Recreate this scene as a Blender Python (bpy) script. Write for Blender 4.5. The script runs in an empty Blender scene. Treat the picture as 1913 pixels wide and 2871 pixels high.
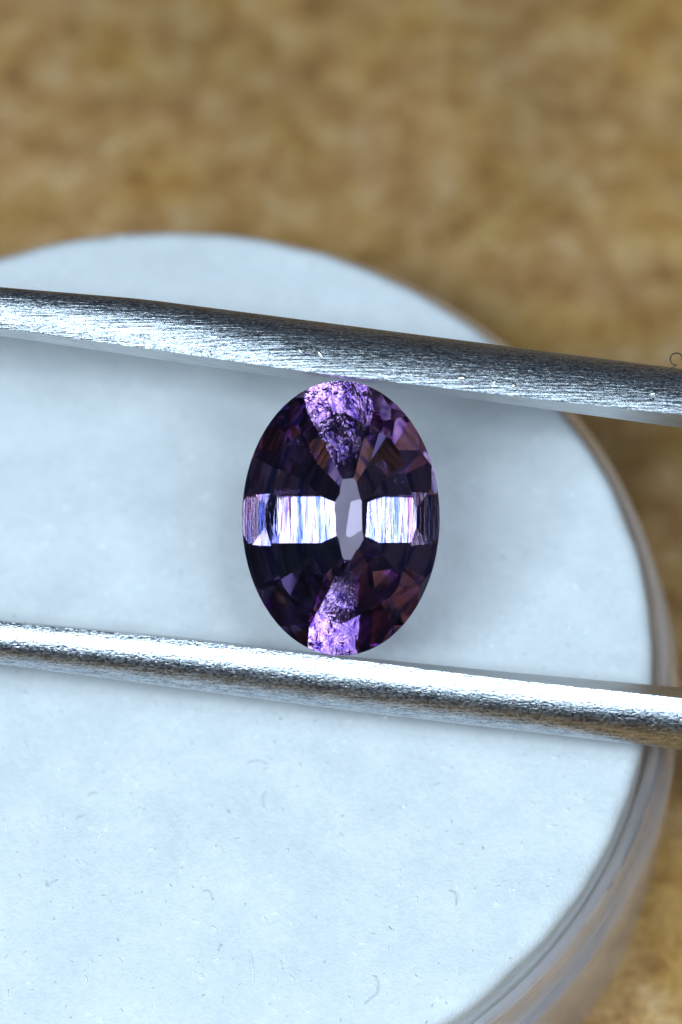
import bpy, bmesh, math, random
from mathutils import Vector, Matrix, noise

random.seed(7)
R = math.radians
scene = bpy.context.scene
scene.unit_settings.system = 'METRIC'
scene.unit_settings.scale_length = 0.01          # 1 unit = 1 cm: the gem is 6 x 8.4 mm

# ------------------------------------------------------------------ camera
TILT = R(30)
DIST = 11.0
SPX = 923.3                                       # photo pixels per cm in the focus plane
FWD = Vector((0, math.sin(TILT), -math.cos(TILT)))
UP = Vector((0, math.cos(TILT), math.sin(TILT)))
RIGHT = Vector((1, 0, 0))
FOAM_Z = 0.85                                     # top of the foam above the table
FOCUS = Vector((0, 0, FOAM_Z + 0.70))             # point of the gem plane in the middle of the picture
CAM = FOCUS - FWD * DIST

cam_data = bpy.data.cameras.new('camera')
cam = bpy.data.objects.new('camera', cam_data)
scene.collection.objects.link(cam)
cam.matrix_world = Matrix((
    (RIGHT.x, UP.x, -FWD.x, CAM.x), (RIGHT.y, UP.y, -FWD.y, CAM.y),
    (RIGHT.z, UP.z, -FWD.z, CAM.z), (0, 0, 0, 1)))
cam_data.sensor_fit = 'VERTICAL'
cam_data.sensor_height = 24.0
cam_data.lens = 24.0 * DIST / (2871 / SPX)
cam_data.clip_start = 0.05
cam_data.clip_end = 500
cam_data.dof.use_dof = True
cam_data.dof.focus_distance = DIST + 0.02
cam_data.dof.aperture_fstop = cam_data.lens * 1e-3 / (2 * 0.165)
scene.camera = cam

# ------------------------------------------------------------------ world, lamps, exposure
world = bpy.data.worlds.new('World')
scene.world = world
world.use_nodes = True
bg = world.node_tree.nodes['Background']
bg.inputs['Color'].default_value = (0.55, 0.68, 1.0, 1)
bg.inputs['Strength'].default_value = 0.06

VIEW = -FWD                                       # towards the camera
def lamp(name, ax, ay, dist, size, power, color, size_y=None):
    """area lamp seen from the gem ax degrees to the right and ay degrees up from the lens axis"""
    d = (VIEW + RIGHT * math.tan(R(ax)) + UP * math.tan(R(ay))).normalized()
    ld = bpy.data.lights.new(name, 'AREA')
    ld.shape = 'DISK' if size_y is None else 'RECTANGLE'
    ld.size = size
    if size_y:
        ld.size_y = size_y
    ld.energy = power
    ld.color = color
    o = bpy.data.objects.new(name, ld)
    o.location = FOCUS + d * dist
    z = d
    x = UP.cross(z).normalized() * 1.0
    y = z.cross(x)
    o.matrix_world = Matrix(((x.x, y.x, z.x, o.location.x), (x.y, y.y, z.y, o.location.y),
                             (x.z, y.z, z.z, o.location.z), (0, 0, 0, 1)))
    scene.collection.objects.link(o)
    return o
COOL = (0.68, 0.86, 1.0)
lamp('lamp_left', -18.5, 3.5, 16.0, 7.5, 2850, COOL, 2.8)
lamp('added_lamp_right', 16.5, 3, 16.5, 6.4, 1400, COOL, 2.8)  # added lamp: lights the gem's right band and evens out its shadow
lamp('added_lamp_upper', 7, 12, 14.5, 1.7, 400, COOL)  # added small lamp, only there for glints in the gem's end facets
lamp('added_lamp_lower', 6, -11, 14.5, 1.7, 220, COOL)  # added like the upper one, to brighten the end facets from below

vs = scene.view_settings
vs.view_transform = 'Standard'
vs.look = 'None'
vs.gamma = 1.0
vs.exposure = 0.0
vs.use_curve_mapping = False
scene.cycles.use_denoising = True
scene.cycles.denoiser = 'OPENIMAGEDENOISE'
scene.cycles.max_bounces = 24
scene.cycles.transmission_bounces = 20
scene.cycles.glossy_bounces = 16
scene.cycles.transparent_max_bounces = 24
scene.cycles.sample_clamp_indirect = 6.0
scene.cycles.caustics_reflective = False
scene.cycles.caustics_refractive = True
scene.cycles.blur_glossy = 1.0

# ------------------------------------------------------------------ helpers
def at(px, py, depth=0.0):
    """photo pixel -> world point `depth` cm behind the gem plane"""
    k = (DIST + depth) / DIST
    return FOCUS + (RIGHT * ((px - 956.5) / SPX) - UP * ((py - 1435.5) / SPX)) * k + FWD * depth

def on_plane(px, py, z):
    r = at(px, py) - CAM
    return CAM + r * ((z - CAM.z) / r.z)

def obj(name, verts, faces, mat, parent=None, smooth=False):
    me = bpy.data.meshes.new(name)
    me.from_pydata([tuple(v) for v in verts], [], faces)
    me.update()
    if smooth:
        me.polygons.foreach_set('use_smooth', [True] * len(me.polygons))
    if mat:
        me.materials.append(mat)
    o = bpy.data.objects.new(name, me)
    scene.collection.objects.link(o)
    if parent:
        o.parent = parent
    return o

def empty(name, loc):
    o = bpy.data.objects.new(name, None)
    o.empty_display_size = 0.2
    o.location = loc
    scene.collection.objects.link(o)
    return o

def tag(o, label=None, cat=None, group=None, kind=None):
    if label: o['label'] = label
    if cat: o['category'] = cat
    if group: o['group'] = group
    if kind: o['kind'] = kind
    return o

class N:
    """small node-tree writer"""
    def __init__(self, name):
        self.m = bpy.data.materials.new(name)
        self.m.use_nodes = True
        self.t = self.m.node_tree
        self.t.nodes.clear()
        self.out = self.t.nodes.new('ShaderNodeOutputMaterial')
    def n(self, kind, **kw):
        nd = self.t.nodes.new('ShaderNode' + kind)
        for k, v in kw.items():
            if k.startswith('_'):
                setattr(nd, k[1:], v)
        for k, v in kw.items():
            if k.startswith('_'):
                continue
            sock = nd.inputs[int(k[1:])] if k[0] == 'i' and k[1:].isdigit() else nd.inputs[k.replace('__', ' ')]
            if isinstance(v, bpy.types.NodeSocket):
                self.t.links.new(v, sock)
            else:
                sock.default_value = v
        return nd
    def ramp(self, fac, stops, interp='LINEAR'):
        nd = self.n('ValToRGB', Fac=fac)
        cr = nd.color_ramp
        cr.interpolation = interp
        while len(cr.elements) < len(stops):
            cr.elements.new(0.5)
        for e, (p, c) in zip(cr.elements, stops):
            e.position = p
            e.color = c if len(c) == 4 else (*c, 1)
        return nd.outputs['Color']
    def math(self, op, a, b=None, clamp=False):
        nd = self.n('Math', _operation=op, _use_clamp=clamp, i0=a)
        if b is not None:
            if isinstance(b, bpy.types.NodeSocket):
                self.t.links.new(b, nd.inputs[1])
            else:
                nd.inputs[1].default_value = b
        return nd.outputs[0]
    def mix(self, fac, a, b, mode='MIX'):
        nd = self.n('Mix', _data_type='RGBA', _blend_type=mode)
        for s, v in ((nd.inputs[0], fac), (nd.inputs[6], a), (nd.inputs[7], b)):
            if isinstance(v, bpy.types.NodeSocket):
                self.t.links.new(v, s)
            else:
                s.default_value = v if not isinstance(v, tuple) or len(v) == 4 else (*v, 1)
        return nd.outputs[2]
    def coords(self, scale=(1, 1, 1), rot=(0, 0, 0)):
        tc = self.n('TexCoord')
        mp = self.n('Mapping', Vector=tc.outputs['Object'], Scale=scale, Rotation=rot)
        return mp.outputs[0]
    def done(self, shader):
        self.t.links.new(shader, self.out.inputs['Surface'])
        return self.m

# ------------------------------------------------------------------ materials
def mat_table():
    a = N('brown_mottled_cloth')
    co = a.coords()
    big = a.n('TexNoise', Vector=co, Scale=1.1, Detail=3.0, Roughness=0.55).outputs[0]
    mid = a.n('TexNoise', Vector=co, Scale=6.2, Detail=4.0, Roughness=0.6).outputs[0]
    fine = a.n('TexNoise', Vector=co, Scale=38.0, Detail=3.0, Roughness=0.6).outputs[0]
    hue = a.n('TexNoise', Vector=a.coords(rot=(0.3, 0.2, 1.1)), Scale=2.6, Detail=2.0).outputs[0]
    base = a.ramp(mid, [(0.26, (0.175, 0.072, 0.016)), (0.42, (0.315, 0.158, 0.044)), (0.58, (0.395, 0.222, 0.080)), (0.75, (0.50, 0.33, 0.165))])
    tint = a.ramp(hue, [(0.35, (1.0, 0.97, 0.74)), (0.5, (1, 1, 1)), (0.68, (1.0, 0.98, 1.10))])
    c = a.mix(1.0, base, tint, 'MULTIPLY')
    c = a.mix(1.0, c, a.ramp(big, [(0.3, (0.78, 0.78, 0.78)), (0.7, (1.18, 1.18, 1.18))]), 'MULTIPLY')
    c = a.mix(0.5, c, a.ramp(fine, [(0.3, (0.45, 0.45, 0.45)), (0.7, (1.5, 1.5, 1.5))]), 'MULTIPLY')
    bump = a.n('Bump', Strength=0.5, Distance=0.03, Height=fine).outputs[0]
    p = a.n('BsdfPrincipled', Base__Color=c, Roughness=0.85, Normal=bump)
    return a.done(p.outputs[0])

def mat_foam():
    a = N('white_foam')
    co = a.coords()
    blot = a.n('TexNoise', Vector=co, Scale=5.0, Detail=4.0, Roughness=0.6).outputs[0]
    grain = a.n('TexNoise', Vector=co, Scale=95.0, Detail=4.0, Roughness=0.7).outputs[0]
    pits = a.n('TexVoronoi', Vector=co, Scale=26.0, _feature='F1').outputs['Distance']
    pitnoise = a.n('TexNoise', Vector=co, Scale=11.0, Detail=2.0).outputs[0]
    pit = a.math('MULTIPLY', a.ramp(pits, [(0.03, (1, 1, 1)), (0.16, (0, 0, 0))]), a.ramp(pitnoise, [(0.52, (0, 0, 0)), (0.66, (1, 1, 1))]))
    c = a.ramp(blot, [(0.3, (0.565, 0.585, 0.60)), (0.7, (0.645, 0.66, 0.67))])
    web = a.n('TexNoise', Vector=co, Scale=34.0, Detail=5.0, Roughness=0.75, Distortion=0.8).outputs[0]
    c = a.mix(1.0, c, a.ramp(web, [(0.34, (0.93, 0.935, 0.94)), (0.52, (1, 1, 1)), (0.68, (1.05, 1.05, 1.05))]), 'MULTIPLY')
    c = a.mix(pit, c, (0.42, 0.46, 0.50))
    h = a.math('ADD', a.math('MULTIPLY', grain, 1.0), a.math('MULTIPLY', pit, -0.35))
    bump = a.n('Bump', Strength=0.5, Distance=0.008, Height=h).outputs[0]
    p = a.n('BsdfPrincipled', Base__Color=c, Roughness=0.9, Normal=bump)
    p.inputs['Subsurface Weight'].default_value = 0.0
    return a.done(p.outputs[0])

def mat_plastic():
    a = N('clear_plastic')
    w = a.n('TexNoise', Vector=a.coords(scale=(1, 1, 6)), Scale=7.0, Detail=2.0).outputs[0]
    bump = a.n('Bump', Strength=0.25, Distance=0.02, Height=w).outputs[0]
    g = a.n('BsdfGlass', Color=(0.97, 0.97, 0.99, 1), Roughness=0.03, IOR=1.49, Normal=bump)
    t = a.n('BsdfTransparent', Color=(0.95, 0.95, 0.97, 1))
    m = a.n('MixShader', Fac=0.5)
    a.t.links.new(g.outputs[0], m.inputs[1])
    a.t.links.new(t.outputs[0], m.inputs[2])
    d = a.n('BsdfTranslucent', Color=(0.82, 0.84, 0.92, 1))
    d2 = a.n('BsdfDiffuse', Color=(0.82, 0.84, 0.92, 1))
    dd = a.n('AddShader'); a.t.links.new(d.outputs[0], dd.inputs[0]); a.t.links.new(d2.outputs[0], dd.inputs[1])
    m2 = a.n('MixShader', Fac=0.10)
    a.t.links.new(m.outputs[0], m2.inputs[1]); a.t.links.new(dd.outputs[0], m2.inputs[2])
    return a.done(m2.outputs[0])

def mat_steel(name, streak, rough, grit):
    a = N(name)
    st = a.n('TexNoise', Vector=a.coords(scale=(5, 150, 150)), Scale=1.0, Detail=3.0, Roughness=0.65).outputs[0]
    gr = a.n('TexNoise', Vector=a.coords(scale=(90, 150, 150)), Scale=1.0, Detail=2.0, Roughness=0.7).outputs[0]
    h = a.math('ADD', a.math('MULTIPLY', st, streak), a.math('MULTIPLY', gr, grit))
    bump = a.n('Bump', Strength=0.7, Distance=0.0022, Height=h).outputs[0]
    mixed = a.math('ADD', a.math('MULTIPLY', st, 0.55), a.math('MULTIPLY', gr, 0.45))
    c = a.ramp(mixed, [(0.37, (0.17, 0.185, 0.21)), (0.61, (0.62, 0.65, 0.69))])
    ro = a.n('MapRange', Value=gr, i1=0.3, i2=0.7, i3=rough - 0.07, i4=rough + 0.08).outputs[0]
    p = a.n('BsdfPrincipled', Base__Color=c, Metallic=1.0, Roughness=ro, Normal=bump)
    return a.done(p.outputs[0])

def mat_steel_flat():
    a = N('steel_inner_face')
    st = a.n('TexNoise', Vector=a.coords(scale=(9, 60, 60)), Scale=1.0, Detail=3.0, Roughness=0.6).outputs[0]
    bump = a.n('Bump', Strength=0.5, Distance=0.006, Height=st).outputs[0]
    c = a.ramp(st, [(0.3, (0.42, 0.43, 0.44)), (0.7, (0.62, 0.63, 0.63))])
    p = a.n('BsdfPrincipled', Base__Color=c, Metallic=1.0, Roughness=0.38, Normal=bump)
    return a.done(p.outputs[0])

def mat_gem(name, tint, bump=None, rough=0.0):
    """bump: None, 'streak' (polish lines, with blue and pink fire painted into the tint) or 'veil' (feathery inclusions)"""
    a = N(name)
    kw = dict(Color=(*tint, 1), IOR=1.76, Roughness=rough)
    if bump == 'streak':
        s = a.n('TexNoise', Vector=a.coords(scale=(62, 5, 3), rot=(0, 0, 0.06)), Scale=1.0, Detail=3.0, Roughness=0.65).outputs[0]
        kw['Normal'] = a.n('Bump', Strength=0.05, Distance=0.01, Height=s).outputs[0]
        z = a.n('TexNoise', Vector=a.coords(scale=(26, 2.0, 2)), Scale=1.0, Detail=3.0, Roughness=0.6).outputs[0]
        kw['Color'] = a.ramp(z, [(0.36, (0.07, 0.13, 0.34)), (0.43, (0.19, 0.22, 0.42)), (0.48, tint), (0.56, (0.60, 0.56, 0.62)), (0.62, tint), (0.69, (0.34, 0.17, 0.32))])  # blue and pink stripes put the stone's fire into the colour
    elif bump == 'veil':
        s1 = a.n('TexNoise', Vector=a.coords(scale=(1.9, 0.6, 1), rot=(0, 0, 0.25)), Scale=15.0, Detail=3.0, Roughness=0.65, Distortion=0.5).outputs[0]
        s2 = a.n('TexVoronoi', Vector=a.coords(scale=(1.6, 0.6, 1), rot=(0, 0, -0.4)), Scale=26.0, _feature='F1').outputs['Distance']
        s = a.math('ADD', s1, a.math('MULTIPLY', s2, 0.18))
        kw['Normal'] = a.n('Bump', Strength=0.17, Distance=0.018, Height=s).outputs[0]
        z = a.n('TexNoise', Vector=a.coords(scale=(1.5, 0.7, 1), rot=(0, 0, 0.2)), Scale=26.0, Detail=5.0, Roughness=0.75, Distortion=0.6).outputs[0]
        kw['Color'] = a.ramp(z, [(0.40, (0.05, 0.035, 0.13)), (0.46, (0.22, 0.17, 0.42)), (0.52, tint), (0.62, (0.98, 0.90, 0.95))])
    elif bump == 'pits':
        s = a.n('TexNoise', Vector=a.coords(scale=(1, 0.7, 1)), Scale=34.0, Detail=4.0, Roughness=0.75, Distortion=1.0).outputs[0]
        k = a.ramp(a.n('TexNoise', Vector=a.coords(), Scale=9.0, Detail=2.0).outputs[0], [(0.56, (0, 0, 0)), (0.70, (1, 1, 1))])
        kw['Normal'] = a.n('Bump', Strength=a.math('MULTIPLY', k, 0.25), Distance=0.012, Height=s).outputs[0]
    g = a.n('BsdfGlass', **kw)
    return a.done(g.outputs[0])

M = dict(table=mat_table(), foam=mat_foam(), plastic=mat_plastic(),
         steel_a=mat_steel('brushed_steel', 2.4, 0.38, 1.2), steel_b=mat_steel('satin_steel', 0.3, 0.28, 1.1),
         steel_flat=mat_steel_flat(),
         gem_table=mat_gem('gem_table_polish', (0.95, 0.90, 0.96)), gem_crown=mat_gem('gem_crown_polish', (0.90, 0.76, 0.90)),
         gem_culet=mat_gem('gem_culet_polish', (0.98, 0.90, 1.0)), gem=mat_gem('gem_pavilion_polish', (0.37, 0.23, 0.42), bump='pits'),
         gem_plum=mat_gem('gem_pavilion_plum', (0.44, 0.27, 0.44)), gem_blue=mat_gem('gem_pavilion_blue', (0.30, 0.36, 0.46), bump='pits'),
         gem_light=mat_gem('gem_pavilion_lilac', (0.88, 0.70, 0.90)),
         gem_streak=mat_gem('gem_lines_painted_fire', (0.49, 0.46, 0.52), bump='streak'),
         gem_veil=mat_gem('gem_feathers', (0.62, 0.52, 0.68), bump='veil'))

# ------------------------------------------------------------------ setting: table
tbl = obj('table_top', [(-60, -60, 0), (60, -60, 0), (60, 60, 0), (-60, 60, 0)], [(0, 1, 2, 3)], M['table'])
tag(tbl, 'brown mottled table cloth under the jar', kind='structure')

# ------------------------------------------------------------------ jar and foam
JC = Vector((-0.587, -0.061, 0))
FR = 1.585
def lathe(name, prof, mat, parent, seg=160, closed=True, smooth=True):
    vs_, fs = [], []
    n = len(prof)
    for i in range(seg):
        t = 2 * math.pi * i / seg
        for r, z in prof:
            vs_.append((r * math.cos(t), r * math.sin(t), z))
    rng = n if closed else n - 1
    for i in range(seg):
        j = (i + 1) % seg
        for k in range(rng):
            l = (k + 1) % n
            fs.append((i * n + k, j * n + k, j * n + l, i * n + l))
    o = obj(name, vs_, fs, mat, parent, smooth)
    if smooth:
        o.data.set_sharp_from_angle(angle=R(35))
    return o

jar = empty('gem_jar', JC)
tag(jar, 'round clear plastic gem jar standing on the brown table', 'jar')
WT = FOAM_Z - 0.10
lathe('wall', [(1.600, 0.06), (1.600, WT - 0.04), (1.615, WT), (1.635, WT), (1.645, WT - 0.01), (1.648, WT - 0.16), (1.655, WT - 0.175),
               (1.685, WT - 0.185), (1.69, WT - 0.20), (1.69, 0.03), (1.68, 0.012), (1.655, 0.004), (1.60, 0.004)], M['plastic'], jar)
lathe('base', [(0.0005, 0.006), (1.597, 0.006), (1.597, 0.055), (0.0005, 0.055)], M['plastic'], jar, closed=True)

def foam_height(x, y):
    r = math.hypot(x, y)
    z = FOAM_Z
    z += 0.010 * noise.noise(Vector((x * 1.6, y * 1.6, 3)))
    z += 0.004 * noise.noise(Vector((x * 7, y * 7, 8)))
    e = max(0.0, r - (FR - 0.05)) / 0.05
    z -= 0.05 * (1 - math.sqrt(max(0.0, 1 - min(1, e) ** 2)))
    return z
fv, ff = [], []
rings = [0.0] + [FR * (i / 70) for i in range(1, 68)] + [FR - 0.045, FR - 0.035, FR - 0.025, FR - 0.016, FR - 0.009, FR - 0.003, FR]
SEG = 220
fv.append((0, 0, foam_height(0, 0)))
for r in rings[1:]:
    for i in range(SEG):
        t = 2 * math.pi * i / SEG
        rr = r + (0.006 * noise.noise(Vector((math.cos(t) * 12, math.sin(t) * 12, 1))) if r > FR - 0.06 else 0)
        fv.append((rr * math.cos(t), rr * math.sin(t), foam_height(r * math.cos(t), r * math.sin(t))))
for i in range(SEG):
    t = 2 * math.pi * i / SEG
    fv.append((FR * math.cos(t), FR * math.sin(t), 0.058))
for i in range(SEG):
    ff.append((0, 1 + i, 1 + (i + 1) % SEG))
nr = len(rings)
for k in range(nr - 1):
    b0, b1 = 1 + k * SEG, 1 + (k + 1) * SEG
    for i in range(SEG):
        j = (i + 1) % SEG
        ff.append((b0 + i, b1 + i, b1 + j, b0 + j))
foam = obj('foam_pad', fv, ff, M['foam'], None, True)
foam.location = JC
tag(foam, 'round white foam pad filling the clear plastic jar', 'foam pad')

# ------------------------------------------------------------------ tweezers
tw = empty('tweezers', at(956, 1450))
tag(tw, 'steel tweezers whose two prongs grip the purple gem', 'tweezers')
def interp(tab, x):
    for (x0, v0), (x1, v1) in zip(tab, tab[1:]):
        if x <= x1:
            k = (x - x0) / (x1 - x0)
            if isinstance(v0, tuple):
                return tuple(p + (q - p) * k for p, q in zip(v0, v1))
            return v0 + (v1 - v0) * k
    return tab[-1][1]
def smooth_interp(tab, x):
    return sum((interp(tab, x + d) if not isinstance(tab[0][1], tuple) else interp(tab, x + d)) * 1.0 for d in (-60, -30, 0, 30, 60)) / 5

def prong(top, edge, strip, crest, side, mat, inner_mat, depth):
    """top: outer silhouette edge y(x); edge: the sharp inner edge y(x); strip: y(x) of the far rim of the inner face.
    side=+1 for the upper prong (outer edge up), -1 for the lower one"""
    xs = [-900 + 40 * i for i in range(96)]
    nprof = 18
    vs_, fs, iv, ifs = [], [], [], []
    for x in xs:
        yo, ye, ys_ = smooth_interp(top, x), smooth_interp(edge, x), smooth_interp(strip, x)
        w = abs(ye - yo) / SPX
        # rounded back: crest close to the sharp inner edge, rolling off to the outer silhouette
        pr = []
        for k in range(nprof):
            s = k / (nprof - 1)                       # 0 at the inner edge, 1 at the outer silhouette
            a0 = R(smooth_interp(crest, x))
            ang = a0 + s * (R(90) - a0)
            yy = (math.sin(ang) - math.sin(a0)) / (1 - math.sin(a0))
            rad = w / (1 - math.sin(a0))
            dz = 0.35 * w - rad * 0.85 * math.cos(ang)
            pr.append((ye + (yo - ye) * yy, dz + depth))
        # far underside
        pr.append((yo + (ye - yo) * 0.06, 0.35 * w + 0.05 + depth))
        pr.append((ye + (yo - ye) * 0.25, 0.35 * w + 0.10 + depth))
        pr.append((ys_, 0.35 * w + 0.055 + depth))
        for (y, dz) in pr:
            vs_.append(at(x, y, dz) - tw.location)
    n = nprof + 3
    for i in range(len(xs) - 1):
        for k in range(n):
            l = (k + 1) % n
            q = (i * n + k, (i + 1) * n + k, (i + 1) * n + l, i * n + l)
            fs.append(q if side > 0 else q[::-1])
    fs.append(tuple(range(n)) if side < 0 else tuple(range(n))[::-1])
    e0 = (len(xs) - 1) * n
    fs.append(tuple(range(e0, e0 + n)) if side > 0 else tuple(range(e0, e0 + n))[::-1])
    o = obj('prong', vs_, fs, mat, tw, True)
    o.data.materials.append(inner_mat)
    for i, p in enumerate(o.data.polygons):
        if i < (len(xs) - 1) * n and i % n >= nprof - 1 + 2:
            p.material_index = 1
    o.data.set_sharp_from_angle(angle=R(40))
    return o
upper_top = [(-1200, 690), (0, 805), (400, 838), (956, 910), (1913, 1034), (3200, 1215)]
upper_edge = [(-1200, 820), (0, 920), (400, 975), (860, 1042), (956, 1053), (1450, 1112), (1913, 1163), (3200, 1325)]
upper_strip = [(-1200, 850), (0, 941), (400, 1001), (860, 1067), (956, 1068), (1450, 1136), (1913, 1200), (3200, 1365)]
lower_top = [(-1200, 1990), (0, 1862), (470, 1925), (1000, 1995), (1913, 2102), (3200, 2262)]
lower_top = [(-1200, 1735), (0, 1862), (470, 1925), (1000, 1995), (1913, 2102), (3200, 2262)]
lower_edge = [(-1200, 1620), (0, 1742), (500, 1791), (956, 1846), (1413, 1904), (1913, 1958), (3200, 2100)]
lower_strip = [(-1200, 1616), (0, 1738), (500, 1785), (956, 1838), (1413, 1883), (1913, 1928), (3200, 2040)]
upper_prong = prong(upper_top, upper_edge, upper_strip, [(-1200, -34), (0, -32), (500, -16), (650, 4), (950, 18), (1913, 20), (3200, 20)], 1, M['steel_a'], M['steel_flat'], 0.0)
prong(lower_top, lower_edge, lower_strip, [(-1200, -30), (0, -28), (900, -20), (1913, -14), (3200, -14)], -1, M['steel_b'], M['steel_flat'], 0.0)

# ------------------------------------------------------------------ gemstone: an oval cut made by slicing with facet planes
GA, GB = 277 / SPX, 385 / SPX
GC = at(956, 1453, 0.0)
GD = 0.275
def support(phi):
    return math.hypot(GA * math.cos(phi), GB * math.sin(phi))
def clip(poly_faces, nrm, dist, name):
    new, cut = [], []
    for tagname, pts in poly_faces:
        out = []
        ds = [p.dot(nrm) - dist for p in pts]
        for i, p in enumerate(pts):
            q, dp, dq = pts[(i + 1) % len(pts)], ds[i], ds[(i + 1) % len(pts)]
            if dp <= 1e-9:
                out.append(p)
            if (dp < -1e-9 and dq > 1e-9) or (dp > 1e-9 and dq < -1e-9):
                x = p + (q - p) * (dp / (dp - dq))
                out.append(x); cut.append(x)
            elif abs(dp) <= 1e-9:
                cut.append(p)
        if len(out) >= 3:
            new.append((tagname, out))
    if len(cut) >= 3:
        c = sum(cut, Vector()) / len(cut)
        a = nrm.orthogonal().normalized(); b = nrm.cross(a)
        cut.sort(key=lambda v: math.atan2((v - c).dot(b), (v - c).dot(a)))
        ring = []
        for v in cut:
            if not ring or (v - ring[-1]).length > 1e-6:
                ring.append(v)
        if len(ring) > 1 and (ring[0] - ring[-1]).length < 1e-6:
            ring.pop()
        if len(ring) >= 3:
            new.append((name, ring))
    return new
big = 2.0
V = lambda *p: Vector(p)
faces = []
for ax in range(3):
    for s in (-1, 1):
        n = Vector((0, 0, 0)); n[ax] = s
        a = n.orthogonal().normalized(); b = n.cross(a)
        c = n * big
        faces.append(('box', [c + a * big + b * big, c - a * big + b * big, c - a * big - b * big, c + a * big - b * big]))
for i in range(72):
    t = 2 * math.pi * (i + 0.5) / 72
    n = Vector((math.cos(t) / GA, math.sin(t) / GB, 0)).normalized()
    faces = clip(faces, n, support(math.atan2(n.y, n.x)), 'girdle')
G2 = 0.006
H = 0.042
def crown(phi, ratio, name, inset=0.0):
    h = support(phi) - inset
    d = h * (1 - ratio)
    n = Vector((H * math.cos(phi), H * math.sin(phi), d)).normalized()
    p = Vector((h * math.cos(phi), h * math.sin(phi), G2))
    return n, n.dot(p), name
def azim(t):
    return math.atan2(math.sin(t) / GB, math.cos(t) / GA)
for i in range(8):
    faces = clip(faces, *crown(azim(R(45 * i)), 0.76, 'crown_facet'))
for i in range(16):
    faces = clip(faces, *crown(azim(R(22.5 * i + 11.25)), 0.83, 'crown_facet'))
for i in range(8):
    faces = clip(faces, *crown(azim(R(45 * i + 22.5)), 0.70, 'crown_facet', -0.012))
faces = clip(faces, Vector((0, 0, 1)), H + G2, 'table_facet')
KEEL = Vector((0.026, 0.0, 0))                    # the keel sits a little off centre
KX, KX2, KY, KY2 = 0.034, 0.018, 0.097, 0.072
keel_corners = [Vector((sx * x, sy * y, 0)) + KEEL for x, y in ((KX, KY2), (KX2, KY)) for sx in (-1, 1) for sy in (-1, 1)]
def pav(t, name):
    """pavilion facet: touches the girdle at ellipse angle t and the keel at its nearest corner"""
    phi = azim(R(t))
    u = Vector((math.cos(phi), math.sin(phi), 0))
    h = support(phi)
    d = h - max(c.dot(u) for c in keel_corners)
    n = Vector((GD * u.x, GD * u.y, -d)).normalized()
    return n, n.dot(Vector((h * u.x, h * u.y, -G2))), name
for t in (20, 41, 145, 162, 201, 225, 291, 316, 340):
    faces = clip(faces, *pav(t, 'pavilion_facet'))
for t in (0, 180):
    faces = clip(faces, *pav(t, 'pavilion_main'))
for t in (91, 267):
    faces = clip(faces, *pav(t, 'pavilion_end'))
def pav_break(t, extra):
    """steeper lower-girdle facet between two pavilion facets"""
    phi = azim(R(t))
    u = Vector((math.cos(phi), math.sin(phi), 0))
    h = support(phi)
    d = h - max(c.dot(u) for c in keel_corners) - extra
    n = Vector((GD * u.x, GD * u.y, -d)).normalized()
    return n, n.dot(Vector((h * u.x, h * u.y, -G2))), 'pavilion_break'
for t, e in ((11, .05), (31, .05), (55, .035), (133, .035), (153, .05), (171, .05), (190, .05), (213, .05), (235, .04), (303, .05), (329, .05), (349, .05)):
    faces = clip(faces, *pav_break(t, e))
def pav_keel(t, cut, drop):
    """shallower facet next to the keel, meeting the long facets part of the way out"""
    phi = azim(R(t))
    u = Vector((math.cos(phi), math.sin(phi), 0))
    h = support(phi)
    k = max(c.dot(u) for c in keel_corners)
    r = k + (h - k) * cut
    p = math.atan2(GD, h - k)
    z = -G2 - (h - r) * math.tan(p) - 0.0015
    p -= R(drop)
    n = Vector((math.sin(p) * u.x, math.sin(p) * u.y, -math.cos(p)))
    return n, n.dot(Vector((r * u.x, r * u.y, z))), 'pavilion_facet'
for t, c_, dr in ((40, .45, 2.5), (58, .30, 3), (131, .30, 3), (146, .45, 2.5), (220, .45, 3), (238, .34, 3), (303, .42, 3.5), (321, .45, 2.5)):
    faces = clip(faces, *pav_keel(t, c_, dr))
for dx, dy, nx, ny in ((-.004, 0, -.20, .03), (-.004, 0, .13, -.02), (0, .055, .03, .34), (0, -.05, -.05, -.30), (.012, -.03, .22, -.16)):
    n = Vector((nx, ny, -1)).normalized()
    faces = clip(faces, n, n.dot(KEEL + Vector((dx, dy, -(GD + G2)))), 'culet_facet')

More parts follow.
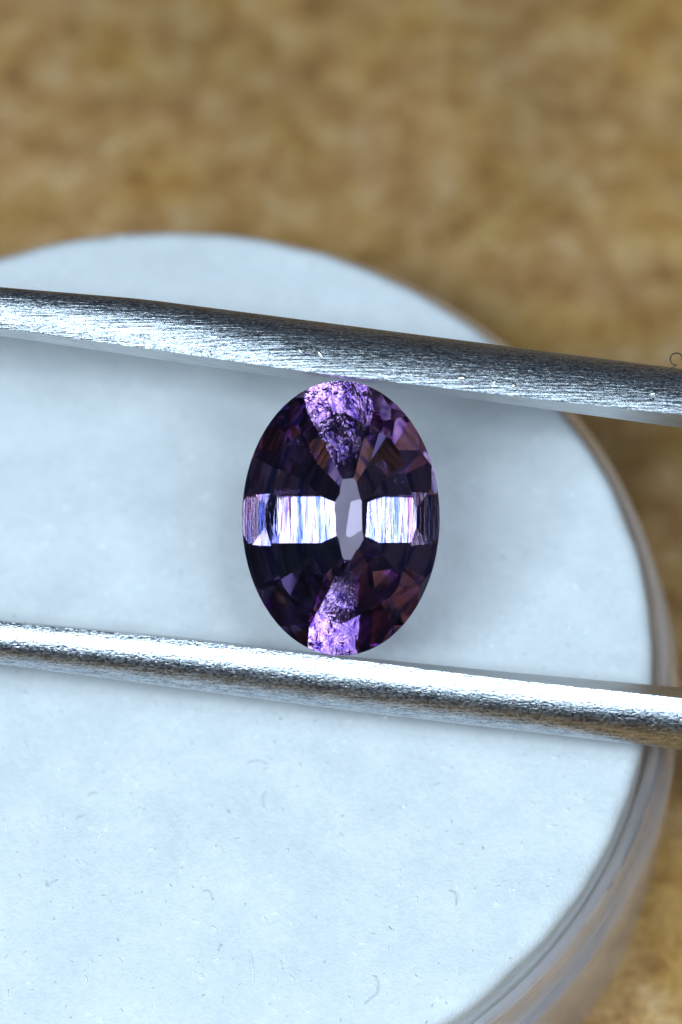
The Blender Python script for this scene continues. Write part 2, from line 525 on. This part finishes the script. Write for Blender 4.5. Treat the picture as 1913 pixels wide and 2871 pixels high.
gem = empty('gemstone', GC)
gem.matrix_world = Matrix(((RIGHT.x, UP.x, -FWD.x, GC.x), (RIGHT.y, UP.y, -FWD.y, GC.y), (RIGHT.z, UP.z, -FWD.z, GC.z), (0, 0, 0, 1))) @ Matrix.Rotation(R(-1.6), 4, 'X')
tag(gem, 'faceted oval purple gemstone held upright between the tweezer prongs', 'gemstone')
girdle = []
tone_rnd = random.Random(23)
for name, pts in faces:
    c = sum(pts, Vector()) / len(pts)
    nn = (pts[1] - pts[0]).cross(pts[2] - pts[1])
    if nn.dot(c) < 0:
        pts = pts[::-1]
    if name == 'girdle':
        girdle.append(pts)
        continue
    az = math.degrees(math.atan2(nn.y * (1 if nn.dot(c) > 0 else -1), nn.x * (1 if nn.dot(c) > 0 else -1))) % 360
    tone = M['gem_blue'] if 192 < az < 222 else tone_rnd.choice((M['gem'], M['gem_plum'], M['gem_light'], M['gem_light']))  # tints differ by facet to put flashes and dark reflections into the colour
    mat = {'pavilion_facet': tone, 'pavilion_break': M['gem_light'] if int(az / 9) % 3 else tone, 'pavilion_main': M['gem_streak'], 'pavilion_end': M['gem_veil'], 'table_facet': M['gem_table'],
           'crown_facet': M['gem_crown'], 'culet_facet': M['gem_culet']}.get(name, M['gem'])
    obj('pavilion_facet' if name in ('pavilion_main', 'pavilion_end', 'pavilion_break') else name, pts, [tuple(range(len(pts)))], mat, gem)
gv, gf = [], []
for pts in girdle:
    gf.append(tuple(range(len(gv), len(gv) + len(pts))))
    gv += pts
obj('girdle', gv, gf, M['gem_crown'], gem)

# ------------------------------------------------------------------ small things on the foam and on the prong
def tube(pts, rad, sides=5):
    """thin tapered strand through world points"""
    vs_, fs = [], []
    n = len(pts)
    for i, p in enumerate(pts):
        d = (pts[min(i + 1, n - 1)] - pts[max(i - 1, 0)]).normalized()
        a = d.orthogonal().normalized(); b = d.cross(a)
        r = rad * (0.45 if i in (0, n - 1) else 1.0)
        for k in range(sides):
            t = 2 * math.pi * k / sides
            vs_.append(p + (a * math.cos(t) + b * math.sin(t)) * r)
    for i in range(n - 1):
        for k in range(sides):
            l = (k + 1) % sides
            fs.append((i * sides + k, i * sides + l, (i + 1) * sides + l, (i + 1) * sides + k))
    fs.append(tuple(range(sides))[::-1])
    fs.append(tuple(range((n - 1) * sides, n * sides)))
    return vs_, fs
def spline(ctrl, m=8):
    out = []
    for i in range(len(ctrl) - 1):
        p0, p1, p2, p3 = ctrl[max(i - 1, 0)], ctrl[i], ctrl[i + 1], ctrl[min(i + 2, len(ctrl) - 1)]
        for j in range(m):
            t = j / m
            out.append(0.5 * ((2 * p1) + (p2 - p0) * t + (2 * p0 - 5 * p1 + 4 * p2 - p3) * t * t + (3 * p1 - p0 - 3 * p2 + p3) * t ** 3))
    out.append(ctrl[-1])
    return out
def simple(name, col, rough, spec=0.5):
    a = N(name)
    nz = a.n('TexNoise', Vector=a.coords(), Scale=40.0, Detail=2.0).outputs[0]
    c = a.ramp(nz, [(0.3, tuple(v * 0.8 for v in col)), (0.7, tuple(min(1, v * 1.15) for v in col))])
    p = a.n('BsdfPrincipled', Base__Color=c, Roughness=rough)
    p.inputs['Specular IOR Level'].default_value = spec
    return a.done(p.outputs[0])
M['lint_dark'] = simple('grey_lint', (0.30, 0.32, 0.35), 0.6)
M['lint_grey'] = simple('pale_grey_lint', (0.44, 0.47, 0.50), 0.6)
M['lint_speck'] = simple('foam_grey_fibre', (0.46, 0.49, 0.52), 0.7)
M['lint_white'] = simple('white_fibre', (0.95, 0.95, 0.95), 0.15, 1.0)
M['hair_black'] = simple('dark_hair', (0.03, 0.022, 0.015), 0.4)

def foam_point(px, py, lift):
    p = on_plane(px, py, FOAM_Z)
    p.z = foam_height(p.x - JC.x, p.y - JC.y) + lift
    return p
hairs = [
    ('grey arched lint fibre on the foam below the gem', [(690, 2144), (712, 2138), (735, 2140), (751, 2145)], 'lint_grey', .0022),
    ('short hooked grey lint fibre on the foam, below the arched one', [(748, 2222), (738, 2236), (737, 2250), (741, 2270)], 'lint_grey', .0024),
    ('tiny slanted grey lint fibre below the left half of the lower prong', [(246, 2231), (260, 2225), (275, 2223)], 'lint_grey', .0024),
    ('small tick-shaped grey lint fibre low on the left of the foam', [(131, 2470), (132, 2491), (146, 2480), (164, 2467)], 'lint_grey', .0024),
    ('curved grey lint fibre in the middle of the lower foam', [(570, 2500), (583, 2502), (592, 2512), (597, 2528)], 'lint_dark', .0024),
    ('largest dark hooked lint fibre near the bottom of the foam', [(1043, 2738), (1054, 2744), (1060, 2764), (1055, 2792), (1036, 2806), (1022, 2818)], 'lint_dark', .0026),
    ('dark bent lint fibre on the foam closest to the jar rim', [(1257, 2499), (1270, 2504), (1279, 2516), (1279, 2540)], 'lint_dark', .0028),
    ('short straight dark lint fibre left of the large hooked one', [(612, 2670), (617, 2660), (622, 2651)], 'lint_dark', .0024),
    ('long straight white fibre on the foam near the bottom', [(699, 2666), (703, 2695), (708, 2730), (711, 2756)], 'lint_white', .0024),
    ('grey lint fibre with a dark head high on the left of the lower foam', [(214, 2300), (222, 2293), (236, 2287)], 'lint_grey', .0026),
]
for label, pts, m, r in hairs:
    w = spline([foam_point(x, y, 0.004 + (0.010 if 0 < i < len(pts) - 1 else 0)) for i, (x, y) in enumerate(pts)])
    base = w[0].copy()
    v_, f_ = tube([p - base for p in w], r * 0.27)
    o = obj('lint_fibre', v_, f_, M[m], None, True)
    o.location = base
    tag(o, label, 'lint', 'lint fibres on the foam')
loop = [at(1897 + 17 * math.cos(R(a)), 1007 + 17 * math.sin(R(a)), -0.02 + 0.00008 * a) for a in range(70, 400, 22)]
loop = [at(1880, 1034, -0.01)] + loop[1:] + [at(1925, 1040, 0.0)]
base = loop[0].copy()
v_, f_ = tube([p - base for p in spline(loop, 4)], 0.0021)
o = obj('hair', v_, f_, M['hair_black'], None, True)
o.location = base
tag(o, 'dark curled hair loop on top of the upper tweezer prong', 'hair')

# loose fibres and dark specks of the foam surface: too many to count
def scatter(name, mat, count, lo, hi, rad, seed):
    rnd = random.Random(seed)
    vs_, fs = [], []
    for _ in range(count):
        t, r = rnd.uniform(0, 6.283), FR * 0.985 * math.sqrt(rnd.random())
        x, y = r * math.cos(t), r * math.sin(t)
        L, a = rnd.uniform(lo, hi), rnd.uniform(0, 6.283)
        bend = rnd.uniform(-0.4, 0.4) * L
        pts = []
        for k in range(4):
            q = k / 3 - 0.5
            xx = x + math.cos(a) * L * q - math.sin(a) * bend * (0.25 - q * q)
            yy = y + math.sin(a) * L * q + math.cos(a) * bend * (0.25 - q * q)
            pts.append(Vector((xx, yy, foam_height(xx, yy) + rad * 0.4 + rnd.uniform(0, 0.006))))
        v1, f1 = tube(pts, rad * rnd.uniform(0.6, 1.2), 4)
        o0 = len(vs_)
        vs_ += v1
        fs += [tuple(i + o0 for i in f) for f in f1]
    o = obj(name, vs_, fs, mat, foam, True)
    o['kind'] = 'stuff'
    return o
scatter('white_fibres', M['lint_white'], 900, 0.006, 0.026, 0.0022, 3)
scatter('grey_fibres', M['lint_speck'], 260, 0.004, 0.018, 0.0014, 4)

# upper prong nicks, built as raised bright domes facing the lens to make glints
a = N('polished_glint_nick')
M['glint_nick'] = a.done(a.n('BsdfPrincipled', Base__Color=(0.95, 0.93, 0.9, 1), Metallic=1.0, Roughness=0.3).outputs[0])
bpy.context.view_layer.update()
dg = bpy.context.evaluated_depsgraph_get()
def glint_nick(px, py, lx, ly, rot):
    ok, c, nrm, _, ob, _ = scene.ray_cast(dg, CAM, (at(px, py) - CAM).normalized())
    if not ok or ob.name.split('.')[0] != 'prong':
        return
    zx = (VIEW * 0.8 + nrm * 0.2).normalized()
    ux = (RIGHT - zx * RIGHT.dot(zx)).normalized(); uy = zx.cross(ux)
    vs_, fs = [], []
    for i in range(4):
        ph = i / 3 * math.pi / 2 * 0.9
        for k in range(8):
            t = 2 * math.pi * k / 8
            x, y = lx * math.cos(t) * math.cos(ph), ly * math.sin(t) * math.cos(ph)
            x, y = x * math.cos(rot) - y * math.sin(rot), x * math.sin(rot) + y * math.cos(rot)
            vs_.append(c + ux * x + uy * y + zx * (0.008 * math.sin(ph) - 0.003) - tw.location)
    for i in range(3):
        for k in range(8):
            l = (k + 1) % 8
            fs.append((i * 8 + k, i * 8 + l, (i + 1) * 8 + l, (i + 1) * 8 + k))
    fs.append(tuple(range(24, 32)))
    obj('glint_nick', vs_, fs, M['glint_nick'], upper_prong, True)
for args in ((842, 984, .016, .006, -.9), (897, 992, .020, .007, -1.0), (1295, 1060, .017, .009, 0), (1386, 1072, .014, .006, 0), (1440, 1081, .011, .009, 0), (1832, 1104, .013, .007, .2), (1545, 1092, .014, .004, 0)):
    glint_nick(*args)
